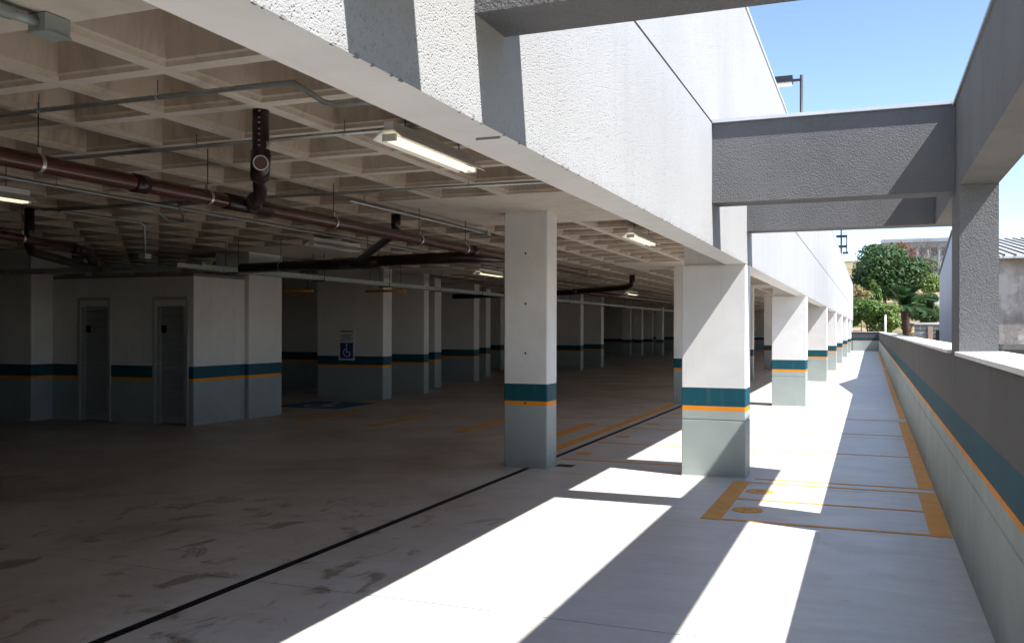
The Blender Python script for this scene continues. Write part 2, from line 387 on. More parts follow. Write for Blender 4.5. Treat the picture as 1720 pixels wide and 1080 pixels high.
def coffer(b, x, y, w_, d_, z=ZC):
    rs = [(0, 0), (.022, .012), (.03, .032), (.25, .075), (.29, .105)]
    n = len(b.v)
    for dz, i in rs:
        a, c_ = w_/2-i, d_/2-i
        b.v += [(x-a, y-c_, z+dz), (x+a, y-c_, z+dz), (x+a, y+c_, z+dz), (x-a, y+c_, z+dz)]
    for k_ in range(len(rs)-1):
        for j in range(4): b.f.append((n+k_*4+(j+1) % 4, n+k_*4+j, n+(k_+1)*4+j, n+(k_+1)*4+(j+1) % 4)); b.sm.append(False)
    m = n+(len(rs)-1)*4; b.f.append((m+3, m+2, m+1, m)); b.sm.append(False)
def seen(c):
    p = project((c[0], c[1], ZC))
    if not p or not (-70 < p[0] < 1300 and -60 < p[1] < 545): return 0
    if p[1] < (p[0]-250)*.527-40: return 0
    return 1/(c[0]**2+c[1]**2)
std = (round(PX-2*rng, 4), round(PY-2*rng, 4))
cells.sort(key=lambda c: -seen(c))
cb = MB(); coffer(cb, 0, 0, *std, 0); cme = cb.mesh('coffer')
bmx = bmesh.new(); bmx.from_mesh(cme)
cme.materials.append(M['coffer_concrete'])
rest = MB(); n_ = 0
for c_ in cells:
    if n_ < 300 and seen(c_) > 0 and abs(c_[2]-std[0]) < 1e-3 and abs(c_[3]-std[1]) < 1e-3:
        o = link('coffer', cme, None, ceiling); o.location = (c_[0], c_[1], ZC); n_ += 1
    else: coffer(rest, *c_)
bmx.free()
stuff(rest.build('far_coffers', M['coffer_concrete'], ceiling))
roof = struct(MB().box(XL, XI-.002, YN, YE, 3.30, 3.6).build('roof_slab', M['soffit_white']))

# ---------------------------------------------------------------- facade
fac = empty('facade_wall', 'tall white stippled plaster wall hanging over the open side of the garage', 'wall')
b = MB()
prof = [(XI, ZS), (XF, ZS), (XF, 3.318), (XF-.012, 3.320), (XF-.012, 3.334), (XF, 3.336), (XF, 5.0), (XI, 5.0)]
b.extrude(prof, 'y', -8, 74.6); fw = b.build('wall_panel', M['facade_plaster'], fac)
fw.data.materials.append(M['soffit_white']); fw.data.materials.append(M['groove_grey'])
for p in fw.data.polygons:
    if p.normal.z < -.9 and p.center.z < 2.4: p.material_index = 1
    elif XF-.02 < p.center.x < XF-.001 and 3.31 < p.center.z < 3.34: p.material_index = 2
MB().box(XI-.01, XF+.012, -8, 74.62, 5.0, 5.035).build('coping', M['cap_metal'], fac)
# broken plaster nibs along the lower edge
b = MB()
for i in range(46):
    yy = 1.2+random.random()*7; q = .005+random.random()*.016
    b.box(XF-.006, XF+.0015, yy, yy+q, ZS-.0025, ZS+.003+random.random()*.008)
stuff(b.build('edge_chips', M['groove_grey'], fac))
MB().box(XI+.10, XF-.02, 3.05, 3.056, ZS-.0075, ZS+.001).build('soffit_crack', M['groove_grey'], fac)

# ---------------------------------------------------------------- facade columns
GP = [(0, 0), (.612, 0), (.616, .006), (.626, .006), (.630, 0)]
names = ['nearest wide column under the white facade, split by a diagonal shadow', 'second wide column along the white facade, beyond the nearest one',
         'third wide column along the white facade wall', 'fourth column along the white facade, narrow in the distance', 'fifth column along the white facade, narrow in the distance',
         'sixth distant column along the white facade', 'seventh and farthest column along the white facade, near the end wall']
FY = [9.93, 19.70, 29.45, 37.67, 45.77, 55.93, 66.08]
for i, yy in enumerate(FY):
    x0 = -1.92 if i < 3 else -1.95
    th = .39 if i == 0 else .55
    o = MB().rings(x0, XF-.003, yy, yy+th, GP+[(2.285, 0), (2.288, .004), (ZS-.001, .004)], .008).build('facade_column', M['col_paint'])
    tag(o, names[i], 'column', 'columns under the white facade')
    MB().box(x0+.02, XI-.003, yy+.02, yy+th-.02, ZS-.001, ZC+.02).build('column_head', M['soffit_white'], o)
    MB().rings(x0-.004, XF+.001, yy-.004, yy+th+.004, [(0, 0), (.012, .002)]).build('base_line', M['floor_concrete'], o)
inner = ['free-standing column with four tie holes, nearest the camera', 'inner column partly hidden behind the nearest facade column', 'third inner column in line behind the facade columns', 'fourth inner column in line behind the facade columns',
         'fifth inner column in line behind the facade columns', 'sixth inner column deep in the garage behind the facade row', 'last inner column deep in the garage behind the facade row']
for i, yy in enumerate(CY_ROW):
    o = MB().rings(-3.963, -3.43, yy, yy+.34, [(0, 0), (ZC+.01, 0)], .012).build('inner_column', M['col_paint'])
    tag(o, inner[i], 'column', 'columns inside the garage')
    if i == 0:
        for zh in (2.47, 1.89, 1.32, .745):
            h = MB(); h.extrude([(-3.697+.0125*math.cos(t*math.pi/6), zh+.0125*math.sin(t*math.pi/6)) for t in range(12)], 'y', yy-.0025, yy+.01); h.build('tie_hole', M['pit_dark'], o)
            h = MB(); h.extrude([(-3.690+.024*math.cos(t*math.pi/6), zh-.008+.024*math.sin(t*math.pi/6)) for t in range(12)], 'y', yy-.001, yy+.01); (h.build('hole_patch', M['soffit_white'], o) if zh > .8 else None)

# ---------------------------------------------------------------- grey frame over the walkway
def beam(y0, y1, label):
    e = empty('cross_beam', label, 'beam', 'grey beams spanning the walkway')
    MB().box(XF-.001, XP0-.002, y0, y1, 2.655, 3.318).build('beam_body', M['grey_texture'], e)
    MB().box(XF+.004, XP0-.024, y0-.026, y1+.022, 3.3185, 3.346).build('metal_cap', M['cap_metal'], e)
beam(1.92, 2.165, 'grey textured beam above the viewer whose shadow stripes the facade at far left')
beam(2.775, 3.045, 'nearest grey beam crossing overhead, cut off by the top of the picture')
beam(7.665, 7.935, 'grey textured beam with pale metal cap, half crossed by a diagonal shadow')
beam(9.975, 10.245, 'farther grey beam seen just beneath the nearer capped beam')
e = empty('edge_beam', 'long dark grey beam running along the top of the right side frame', 'beam')
MB().box(XP0, XP1, -5.2, 10.25, 2.655, 3.318).build('beam_body', M['grey_texture'], e)
MB().box(XP0-.016, XP1+.016, -5.22, 10.27, 3.3185, 3.343).build('metal_cap', M['cap_metal_shaded'], e)
for y0, lb in ((7.32, 'grey textured post standing on the parapet under the edge beam'), (-3.2, 'grey textured post on the parapet behind the viewer')):
    o = MB().box(XP0+.001, XP1-.001, y0, y0+.67, 1.416, 2.6555).build('frame_post', M['grey_texture']); tag(o, lb, 'post')
# parapet
par = empty('parapet_wall', 'long low dark grey parapet with teal and orange bands and pale coping', 'wall')
b = MB(); pr = [(XP1, -1.2), (XP0, -1.2), (XP0, .612), (XP0+.007, .616), (XP0+.007, .626), (XP0, .630), (XP0, 1.415), (XP1, 1.415)]
b.extrude(pr, 'y', -8, YE+.25); b.build('wall_panel', M['parapet_paint'], par)
for a, c_ in ((-8, -3.203), (-2.527, 7.317), (7.993, 17.0), (17.004, 26.0), (26.004, 35.0), (35.004, 44.), (44.004, 53.), (53.004, 62.), (62.004, YE+.27)):
    MB().extrude([(XP0-.03, 1.4155), (XP1+.03, 1.4155), (XP1+.03, 1.448), (XP0-.03, 1.442)], 'y', a, c_).build('coping_slab', M['coping_stone'], par)
ew = empty('end_wall', 'low teal and sage banded wall closing the far end of the walkway', 'wall')
b = MB(); b.extrude([(YE+.25, -1.2), (YE, -1.2), (YE, .70), (YE+.008, .705), (YE+.008, .715), (YE, .72), (YE, 1.415), (YE+.25, 1.415)], 'x', -1.3, XP0-.002); b.build('wall_panel', M['parapet_paint'], ew)
MB().box(-1.3, XP0-.035, YE-.03, YE+.28, 1.4155, 1.445).build('coping_slab', M['coping_stone'], ew)

# ---------------------------------------------------------------- garage enclosure
for nm, bx in (('back_wall', (XL-.2, XL, YN, YE)), ('far_wall', (XL, XF-.02, YE-.0, YE+.2)), ('near_light_block', (XL, XF-.003, YN-.2, YN))):  # near wall: unseen, added close behind the camera to cut light
    struct(MB().box(*bx, 0, 3.3).build(nm, M['wall_paint']))

# utility room with two louvred doors
room = empty('utility_room', 'block walled utility room with two louvred doors inside the dark garage', 'room')
RX, RY, RH = -10.30, 11.89, 2.45
doors = [(-12.80, -12.06), (-11.14, -10.40)]
core = MB()
edges = [-14.0]+[q for d in doors for q in d]+[RX-.004]
for a, c_ in zip(edges[0::2], edges[1::2]): core.box(a, c_, RY+.0022, RY+.15, 0, RH)
for a, c_ in doors: core.box(a, c_, RY+.0022, RY+.15, 2.12, RH)
core.box(RX-.15, RX-.0022, RY+.15, 13.2, 0, RH)
core.build('wall_core', M['wall_paint'], room)
MB().box(-14.0, RX-.006, RY+.006, 14.0, RH+.001, RH+.05).build('room_lid', M['groove_grey'], room)
MB().box(-14.0, -11.0, 14.0, 14.15, 0, RH).build('rear_wall', M['wall_paint'], room)
def blk():
    b = MB(); ch = .004
    b.rings(-.5, .5, -.5, .5, [(-.5, 0), (.5, 0)]); return b.mesh('block')
bme = blk(); bme.materials.append(M['wall_paint'])
def block(x0, x1, y0, y1, z0, z1):
    o = link('block', bme, None, room); o.location = ((x0+x1)/2, (y0+y1)/2, (z0+z1)/2); o.scale = (x1-x0, y1-y0, z1-z0)
H, W_ = .196, .40
for r_ in range(13):
    z0, z1 = r_*H+.002, min((r_+1)*H-.002, RH-.002)
    spans = [(a, c_) for a, c_ in zip(edges[0::2], edges[1::2])] if z1 < 2.15 else [(-14.0, RX)]
    for a, c_ in spans:
        c_ = RX if abs(c_-RX) < .01 else c_
        t = a-(W_/2 if r_ % 2 else 0)
        while t < c_-.03:
            s0, s1 = max(t, a)+.002, min(t+W_, c_)-.002
            if s1-s0 > .03: block(s0, s1, RY, RY+.0045, z0, z1)
            t += W_
    t = RY-(W_/2 if r_ % 2 else 0)
    while t < 13.19:
        s0, s1 = max(t, RY)+.002, min(t+W_, 13.2)-.002
        if s1-s0 > .03: block(RX-.0045, RX, s0, s1, z0, z1)
        t += W_
MB().rings(-10.95, RX+.085, 13.2, 14.17, [(0, 0), (ZC, 0)], .01).build('pilaster', M['wall_paint'], room)
for i, (a, c_) in enumerate(doors):
    d = MB().box(a+.05, c_-.05, RY+.05, RY+.085, .015, 2.06).build('louvred_door', M['door_alu'], room)
    fr = MB(); fr.box(a, a+.05, RY-.02, RY+.12, 0, 2.12); fr.box(c_-.05, c_, RY-.02, RY+.12, 0, 2.12); fr.box(a+.05, c_-.05, RY-.02, RY+.12, 2.065, 2.12); fr.build('door_frame', M['door_frame'], d)
    sl = MB(); z = .12
    while z < 1.98:
        sl.extrude([(RY+.02, z), (RY+.05, z+.035), (RY+.05, z+.04), (RY+.02, z+.006)], 'x', a+.13, c_-.13); z += .052
    stuff(sl.build('slats', M['door_alu'], d))
    st = MB(); st.box(a+.052, a+.13, RY+.012, RY+.05, .015, 2.06); st.box(c_-.13, c_-.052, RY+.012, RY+.05, .015, 2.06); st.build('stile', M['door_alu'], d)
    MB().box(a+.17, a+.27, RY+.008, RY+.014, 1.52, 1.64).build('name_plate', M['black_plate'], d)
    hd = MB(); hd.tube([(a+.09, RY+.02, 1.0), (a+.09, RY-.035, 1.0), (a+.2, RY-.035, 1.0)], .009, 8); hd.build('handle', M['steel_strap'], d)
o = tag(MB().rings(-14.46, -13.40, 11.45, 12.3, [(0, 0), (ZC, 0)], .01).build('room_column', M['wall_paint']), 'thick column in the gloom at the left end of the louvred door wall', 'column')
o = tag(MB().box(-22, -14.5, 13.6, 13.8, 0, ZC).build('partition_wall', M['wall_paint']), 'dim partition wall left of the utility room', 'wall')
o = tag(MB().box(-15.6, -12.9, 20.43, 20.65, 0, ZC).build('partition_wall', M['wall_paint']), 'dim wall with teal band behind the corner of the utility room', 'wall')
blades = [(-10.24, 18.0, .40, 1.75, 'wide wall pier carrying the blue wheelchair sign'), (-10.23, 20.0, .26, 1.6, 'first plain pier beyond the pier with the wheelchair sign'),
          (-10.88, 21.9, .40, 1.0, 'second plain pier beyond the pier with the wheelchair sign, narrow'), (-11.15, 25.1, .40, 1.9, 'third plain pier beyond the wheelchair sign'),
          (-12.0, 28.0, .40, 1.4, 'fourth plain pier beyond the wheelchair sign, narrow'), (-13.4, 32.7, .4, 1.6, 'pier just left of the free-standing column, far in the dark'),
          (-10.42, 33.6, .40, 1.1, 'pier just right of the free-standing column, far in the dark'), (-10.45, 36.6, .40, 1.3, 'second far pier right of the free-standing column'),
          (-13.6, 54, .4, .5, 'slim distant pier, third to the right of the free-standing column'), (-12.95, 54.3, .4, .5, 'slim distant pier, fourth to the right of the free-standing column'), (-11.8, 54.9, .4, .4, 'slim distant pier left of the inner column behind the facade')]
for x, yy, th, ln, lb in blades:
    o = MB().rings(x-ln, x, yy, yy+th, [(0, 0), (ZC, 0)], .008).build('wall_pier', M['wall_paint']); tag(o, lb, 'pier', 'wall piers along the parking bays')
o = tag(MB().box(-17, -13.0, 57.5, 57.7, 0, ZC).build('partition_wall', M['wall_paint']), 'farthest dim wall behind the slim distant piers', 'wall')
for yy, lb in ((22.9, 'dark wall between piers behind the third plain pier'), (40., 'long dim wall far behind the free-standing column')):
    tag(MB().box(-24, -13.2, yy, yy+.2, 0, ZC).build('partition_wall', M['wall_paint']), lb, 'wall')
# wheelchair sign
sg = empty('parking_sign', 'small white and blue wheelchair parking sign on the wide wall pier', 'sign')
MB().box(-11.40, -10.98, 17.985, 17.998, .87, 1.58).build('sign_plate', M['white_sign'], sg)
MB().box(-11.36, -11.02, 17.981, 17.986, .91, 1.27).build('blue_square', M['blue_sign'], sg)
for i, z in enumerate((1.52, 1.44, 1.40, 1.36, 1.32)):
    MB().box(-11.35+.02*(i % 2), -11.03-.03*(i % 3), 17.982, 17.986, z, z+(.03 if i == 0 else .016)).build('text_line', M['text_grey'], sg)
b = MB(); sx, sz = -11.18, 1.05
pts = [(sx+.09*math.cos(t), sz+.09*math.sin(t)) for t in [math.pi*(.65+1.25*i/14) for i in range(15)]]
for p, q in zip(pts[:-1], pts[1:]): b.tube([(p[0], 17.980, p[1]), (q[0], 17.980, q[1])], .010, 5)
b.box(sx-.02, sx+.005, 17.977, 17.983, sz+.03, sz+.14); b.box(sx-.02, sx+.08, 17.977, 17.983, sz-.005, sz+.02); b.box(sx+.06, sx+.085, 17.977, 17.983, sz-.09, sz)
b.extrude([(sx-.008+.024*math.cos(t*math.pi/6), sz+.175+.024*math.sin(t*math.pi/6)) for t in range(12)], 'y', 17.977, 17.983)
b.build('wheelchair_symbol', M['white_sign'], sg)

# ---------------------------------------------------------------- services under the ceiling
def rod(p, z0, z1, parent, r=.004): return MB().tube([(p[0], p[1], z0), (p[0], p[1], z1)], r, 6).build('hanger_rod', M['dark_iron'], parent)
def ring(x, yy, z, r, parent, axis='y'):
    b = MB(); N = 20
    for i in range(N):
        a0, a1 = 2*math.pi*i/N, 2*math.pi*(i+1)/N
        def P(a, rr, t): return (x+rr*math.cos(a), yy+t, z+rr*math.sin(a)) if axis == 'y' else (x+t, yy+rr*math.cos(a), z+rr*math.sin(a))
        for (ra, ta), (rb, tb) in (((r+.003, -.013), (r+.003, .013)), ((r+.003, .013), (r+.0005, .013)), ((r+.0005, -.013), (r+.003, -.013))):
            b.face([P(a0, ra, ta), P(a1, ra, ta), P(a1, rb, tb), P(a0, rb, tb)])
    b.box(x-.013, x+.013, yy-.013, yy+.013, z+r, z+r+.04)
    return b.build('hanger_ring', M['steel_strap'], parent)
PXM, PZM, PR = -4.72, 2.60, .056
mp_ = empty('drain_pipe', 'long glossy brown drain pipe slung under the waffle ceiling', 'pipe')
def pslope(yy): return PZM
MB().tube([(PXM, -6, PZM), (PXM, 15.5, PZM)], PR, 18).build('pipe_run', M['pipe_brown'], mp_)
for yy in (4.9, 10.6): MB().tube([(PXM, yy-.06, PZM), (PXM, yy+.06, PZM)], PR+.009, 18).build('coupling', M['pipe_brown_dark'], mp_)
for yy in (2.6, 4.08, 5.6, 7.35, 9.1, 10.35, 13.0):
    ring(PXM, yy, PZM, PR, mp_); rod((PXM, yy), PZM+PR+.03, ZC+.02, mp_)
# wye and near drop
dx, dy = -3.52, 4.66
drp = MB(); drp.tube([(dx, dy, ZC+.01), (dx, dy, 2.66), (dx-.03, dy+.03, 2.615)], .052, 16); drp.build('drop_pipe', M['pipe_brown_dark'], mp_)
MB().tube([(dx, dy, 2.70), (dx, dy, 2.64), (dx-.05, dy+.06, 2.58), (dx-.1, dy+.12, 2.575)], .062, 16).build('elbow', M['pipe_brown_dark'], mp_)
MB().tube([(dx-.02, dy+.03, 2.58), (-4.2, 5.55, 2.585), (PXM, 6.15, PZM)], .05, 16).build('branch_pipe', M['pipe_brown_dark'], mp_)
MB().tube([(-4.42, 5.78, 2.59), (PXM+.02, 6.13, PZM)], .062, 16).build('wye_collar', M['pipe_brown_dark'], mp_)
MB().tube([(PXM, 5.8, PZM), (PXM, 6.35, PZM)], PR+.008, 18).build('wye_body', M['pipe_brown_dark'], mp_)
ring(dx, dy, 2.73, .052, mp_)
fv = Vector((-dx, -dy, 1.6-2.62)).normalized()
MB().tube([Vector((dx, dy, 2.625))+fv*.03, Vector((dx, dy, 2.625))+fv*.078], .04, 16).build('cleanout_plug', M['pipe_brown'], mp_)
pr_ = MB(); pr_.tube([Vector((dx, dy, 2.625))+fv*.062, Vector((dx, dy, 2.625))+fv*.070], .047, 16); pr_.build('plug_ring', M['steel_strap'], mp_)
b = MB()
for i in range(7): z = 2.93-.035*i-.005*(i % 2); b.box(dx+.02, dx+.032, dy-.055, dy-.048, z, z+.008)
stuff(b.build('paint_specks', M['steel_strap'], mp_))
# transverse collector and its drop
cp = empty('collector_pipe', 'dark brown cross pipe joining the long drain pipe, dropping towards the utility room', 'pipe')
MB().tube([(PXM, 11.75, PZM), (-5.2, 11.35, 2.585), (-6.4, 11.3, 2.56), (-7.0, 11.45, 2.545), (-9.05, 11.5, 2.52)], .078, 16).build('pipe_run', M['pipe_brown_dark'], cp)
MB().tube([(-5.27, 9.56, ZC+.01), (-5.27, 9.56, 2.78)], .058, 14).build('drop_pipe', M['pipe_brown_dark'], cp)
MB().tube([(-5.27, 9.56, 2.82), (-5.32, 9.62, 2.74), (-6.9, 11.35, 2.555)], .052, 14).build('branch_pipe', M['pipe_brown_dark'], cp)
MB().tube([(-6.5, 11.32, 2.555), (-7.2, 11.45, 2.545)], .085, 16).build('wye_body', M['pipe_brown_dark'], cp)
ring(-6.75, 11.4, 2.55, .075, cp, 'x'); rod((-6.75, 11.4), 2.6, ZC+.02, cp); ring(-8.3, 11.48, 2.53, .075, cp, 'x'); rod((-8.3, 11.48), 2.6, ZC+.02, cp)
lp = empty('waste_pipe', 'brown waste pipe at far left running towards the door wall', 'pipe')
MB().tube([(-8.45, 5.5, 2.6), (-8.75, 7.1, 2.6), (-9.25, 8.6, 2.59)], .05, 14).build('pipe_run', M['pipe_brown'], lp)
MB().tube([(-9.2, 8.45, 2.59), (-9.5, 9.0, 2.58), (-10.8, 10.3, 2.56)], .062, 14).build('elbow_run', M['pipe_brown_dark'], lp)
MB().tube([(-8.95, 7.62, ZC+.01), (-8.95, 7.62, 2.56), (-9.05, 7.75, 2.48), (-9.6, 8.6, 2.47), (-10.6, 10.2, 2.45)], .055, 14).build('drop_pipe', M['pipe_brown_dark'], lp)
ring(-8.86, 7.45, 2.6, .05, lp); rod((-8.86, 7.45), 2.66, ZC+.02, lp)
fp = empty('far_drain_pipe', 'dark bent pipe under the ceiling seen between the two nearest columns', 'pipe')
MB().tube([(-5.53, 22.15, ZC+.01), (-5.53, 22.15, 2.72), (-5.7, 22.3, 2.66), (-7.6, 23.6, 2.6), (-11.5, 24.4, 2.55)], .075, 14).build('pipe_run', M['pipe_brown_dark'], fp)
MB().tube([(-7.4, 23.2, 2.62), (-7.0, 34, 2.62)], .06, 12).build('pipe_branch', M['pipe_brown'], fp)

def conduit(pts, label, r=.015, clamps=(), boxes=()):
    e = empty('conduit', label, 'conduit', 'galvanised conduits under the ceiling')
    MB().tube(pts, r, 8).build('conduit_run', M['galvanised'], e)
    for p in clamps: MB().tube([(p[0]-.008, p[1]-.022, p[2]), (p[0]-.008, p[1], p[2]-.021), (p[0]-.008, p[1]+.022, p[2]), (p[0]-.008, p[1]+.012, p[2]+.024), (p[0]-.008, p[1]-.012, p[2]+.024)], .004, 5).build('clamp', M['galvanised'], e); MB().tube([(p[0], p[1], p[2]+.015), (p[0], p[1], p[2]+.09)], .0025, 5).build('clamp_screw', M['dark_iron'], e)
    for p in boxes: MB().box(p[0]-.05, p[0]+.05, p[1]-.05, p[1]+.05, p[2]-.03, p[2]+.03).build('junction_box', M['box_grey'], e)
    return e
conduit([(-9, 3.98, 2.9), (-2.95, 4.03, 2.9), (-2.84, 4.04, 2.9), (-2.70, 4.10, 2.80), (-2.62, 4.12, 2.78), (-2.3, 4.14, 2.78), (-1.55, 4.2, 2.82)], 'nearest thin conduit crossing the ceiling, ending in a swan-neck bend', .015, [(-4.6, 3.98, 2.9), (-3.72, 4.0, 2.9)])
conduit([(-9, 5.24, 2.9), (-1.5, 5.21, 2.9)], 'second thin conduit crossing the ceiling beside the brown drop pipe', .015, [(-4.5, 5.22, 2.9), (-3.26, 5.21, 2.9), (-2.2, 5.2, 2.9)])
conduit([(-8.5, 7.40, 2.9), (-1.5, 7.6, 2.9)], 'third thin conduit crossing the ceiling just before the free-standing column', .015, [(-5, 7.45, 2.9), (-3.4, 7.53, 2.9), (-2.6, 7.56, 2.9)])
conduit([(-6.62, 0, 2.85), (-6.8, 11.5, 2.85), (-6.9, 24, 2.85)], 'long pale conduit running into the depth left of the brown pipe', .015, [(-6.72, 6.0, 2.85), (-6.8, 9.9, 2.85)])
conduit([(-4.74, 7.65, 2.85), (-4.70, 10.9, 2.85)], 'short bright conduit with a clip above the brown drain pipe', .015, [(-4.74, 7.95, 2.85)], [(-4.70, 10.95, 2.85)])
conduit([(-8.2, 7.30, 2.87), (-7.05, 7.36, 2.87), (-6.98, 7.42, 2.86), (-7.28, 8.0, 2.79), (-7.1, 8.05, 2.79), (-6.65, 7.45, 2.87), (-5.5, 7.3, 2.87)], 'dark conduit with a V-shaped dip left of the drain pipe', .015)
conduit([(-8.25, 7.4, 2.87), (-8.22, 8.55, 2.87), (-8.22, 8.62, 2.84), (-8.22, 8.63, 2.50)], 'conduit dropping straight down to the cable tray left of centre', .015, (), [(-8.22, 8.63, 2.47)])
jb = empty('conduit_box', 'grey conduit junction box at the upper left corner of the ceiling', 'junction box')
MB().box(-3.37, -3.27, 2.86, 2.99, 2.87, 2.945).build('box_body', M['box_grey'], jb)
MB().box(-3.375, -3.265, 2.855, 2.995, 2.863, 2.871).build('cover', M['box_grey'], jb)
MB().tube([(-3.32, 2.86, 2.905), (-3.325, 2.73, 2.905)], .022, 10).build('connector', M['box_grey'], jb)
MB().tube([(-3.325, 2.74, 2.905), (-3.33, 1.5, 2.905)], .028, 10).build('conduit_stub', M['box_grey'], jb)

# cable tray
tr = empty('cable_tray', 'galvanised cable tray running deep into the garage in front of the piers', 'cable tray')
TX, TZ = -9.3, 2.50
for x in (TX-.1, TX+.1): MB().box(x-.0015, x+.0015, 10.8, 50, TZ-.03, TZ+.045).build('side_rail', M['tray_steel'], tr)
MB().box(TX-.0985, TX+.0985, 10.8, 50, TZ-.030, TZ-.027).build('tray_bed', M['tray_steel'], tr)
MB().box(TX+.103, TX+.107, 10.28, 10.8, TZ-.03, TZ+.03).build('end_plate', M['tray_steel'], tr)
MB().box(TX-.1, TX+.107, 10.8, 10.86, TZ-.02, TZ+.075).build('joint_plate', M['tray_steel'], tr)
ct = MB()
for i in range(90): ct.box(TX+.1016, TX+.1024, 10.9+i*.12, 10.935+i*.12, TZ-.018, TZ-.010)
stuff(ct.build('slot_marks', M['pit_dark'], tr))
for i in range(16):
    yy = 11.6+i*2.4
    MB().box(TX-.13, TX+.13, yy-.02, yy+.02, TZ-.05, TZ-.031).build('bracket', M['dark_iron'], tr)
    for x in (TX-.12, TX+.12): rod((x, yy), TZ-.05, ZC, tr, .005)
    MB().box(TX+.1022, TX+.1045, yy+1.1, yy+1.22, TZ-.028, TZ+.043).build('joint_strip', M['galvanised'], tr)
t2 = empty('cross_tray', 'shadowed cable tray crossing above the louvred doors', 'cable tray')
MB().box(-20, -9.42, 10.30, 10.303, 2.43, 2.51).build('side_rail', M['tray_steel'], t2); MB().box(-20, -9.42, 10.303, 10.5, 2.43, 2.433).build('tray_bed', M['tray_steel'], t2); MB().box(-20, -9.42, 10.5, 10.503, 2.43, 2.51).build('side_rail', M['tray_steel'], t2)
for x in (-10.2, -11.95): MB().box(x-.2, x+.2, 10.27, 10.30, 2.435, 2.455).build('splice_plate', M['galvanised'], t2)
for x in (-9.9, -12.2, -14.5): rod((x, 10.4), 2.43, ZC, t2, .005)
# yellow height bars
for (a, c_, yy, z, lb) in ((-10.35, -9.35, 17.4, 2.42, 'yellow bar hanging in front of the wheelchair pier'), (-10.9, -10.1, 15.0, 2.33, 'brownish yellow bar hanging right of the utility room corner')):
    e = empty('height_bar', lb, 'bar'); MB().tube([(a, yy, z), (c_, yy, z)], .028, 10).build('bar', M['yellow_steel'], e)
    for x in (a+.12, c_-.12): rod((x, yy), z, ZC, e, .005)

# batten lights
def lamp(x, yy, lit, label, z=2.78, rot=0):
    e = empty('batten_light', label, 'light', 'fluorescent batten lights', (x, yy, z))
    e.rotation_euler.z = rot
    l_ = .62
    b = MB(); b.extrude([(-.11, -.03), (-.105, -.034), (-.035, .02), (.035, .02), (.105, -.034), (.11, -.03), (.04, .026), (-.04, .026)], 'y', -l_, l_); b.build('reflector', M['lamp_white'], e)
    MB().box(-.032, .032, -l_+.01, l_-.01, .0265, .075).build('housing', M['lamp_white'], e)
    for s_ in (-1, 1):
        MB().box(-.046, .046, s_*(l_-.02)-.010, s_*(l_-.02)+.012, -.042, -.0).build('lamp_holder', M['lamp_white'], e)
    for x_ in (-.03, .03): MB().tube([(x_, -l_+.035, -.026), (x_, l_-.035, -.026)], .0135, 10).build('tube', M['tube_light'] if lit else M['tube_off'], e)
    for s_ in (-1, 1): MB().tube([(0, s_*.4, .075), (0, s_*.4, ZC-z+.02)], .004, 6).build('hanger_rod', M['dark_iron'], e)
lamp(-2.72, 5.45, True, 'nearest lit batten light hanging beside the white soffit')
lamp(-2.78, 11.65, True, 'second lit batten light, above and right of the free-standing column')
lamp(-2.8, 21.6, True, 'lit batten light glimpsed through the gap right of the nearest facade column')
lamp(-6.85, 5.2, True, 'lit batten light cut off by the left edge of the picture', 2.72)
lamp(-7.15, 11.2, False, 'unlit batten light in front of the utility room')
lamp(-7.2, 17.0, True, 'lit batten light just left of the free-standing column', 2.72)
lamp(-7.0, 28.0, True, 'small lit batten light far off between the two nearest columns', 2.72)

# ---------------------------------------------------------------- outside: ground and neighbours
def terrain_z(x, y):
    if y < 78: base = -.6
    else: t = y-78; base = -.6+1.3*min(t, 6)/6*0+ (0 if t < 4 else .115*(t-4)) ; base = min(base, 22+.01*t)
    return base+(.5*mnoise.noise(Vector((x*.06, y*.06, 3)))+.15*mnoise.noise(Vector((x*.3, y*.3, 9))))*(1 if y > 78 else 0)
tv = MB(); gx = [-900, -300, -120, -60, -34]+[-30+4*i for i in range(31)]+[100, 140, 200, 300, 900]; gy = [-600, -100, -20, 20, 60, 76]+[78+3*i for i in range(46)]+[230, 260, 320, 500, 1200, 3000]
idx = {}
for i, x in enumerate(gx):
    for j, yy in enumerate(gy): idx[i, j] = len(tv.v); tv.v.append((x, yy, terrain_z(x, yy)))
for i in range(len(gx)-1):
    for j in range(len(gy)-1): tv.f.append((idx[i, j], idx[i+1, j], idx[i+1, j+1], idx[i, j+1])); tv.sm.append(True)
k = NT('earth', .95, .1); gmix = k.rng(k.noise(.22, 6, .65), .45, .6)
c = k.mix(gmix, (.34, .26, .17), (.10, .12, .045)); k.col(vary(k, c, .3, 1.5)); k.bump(k.noise(3, 5), .5, .1); M['earth'] = k.m
struct(tv.build('ground', M['earth']))

# neighbour's gabled shed
shed = empty('neighbour_shed', 'weathered shed with ribbed metal roof and pale gable wall beyond the parapet', 'building')
k = NT('stained_concrete', .9, .15)
a = k.rng(k.noise(1.1, 7, .65), .38, .62); s_ = k.rng(k.noise(2.4, 6, .65, (3, 3, .35)), .45, .7)
c = k.mix(a, (.46, .42, .40), (.22, .195, .18)); c = k.mix(k.math('MULTIPLY', s_, .75), c, (.12, .115, .11)); c = k.mix(k.rng(k.noise(2.3, 4), .58, .64, 0, .7), c, (.55, .52, .50))
k.col(c); k.bump(k.noise(14, 5), .3, .02); M['stained_concrete'] = k.m
simple('blue_render', (.46, .50, .56), .85, .2, 0, .1, .6)
simple('roof_sheet', (.60, .60, .61), .5, .4, .2, .1, .8); simple('roof_rib', (.20, .19, .18), .6)
gable = [(20.6, -.7), (32.7, -.7), (32.7, 3.36), (27.6, 4.28), (20.6, 3.10)]
MB().extrude(gable, 'x', 2.1, 2.3).build('gable_wall', M['blue_render'], shed)
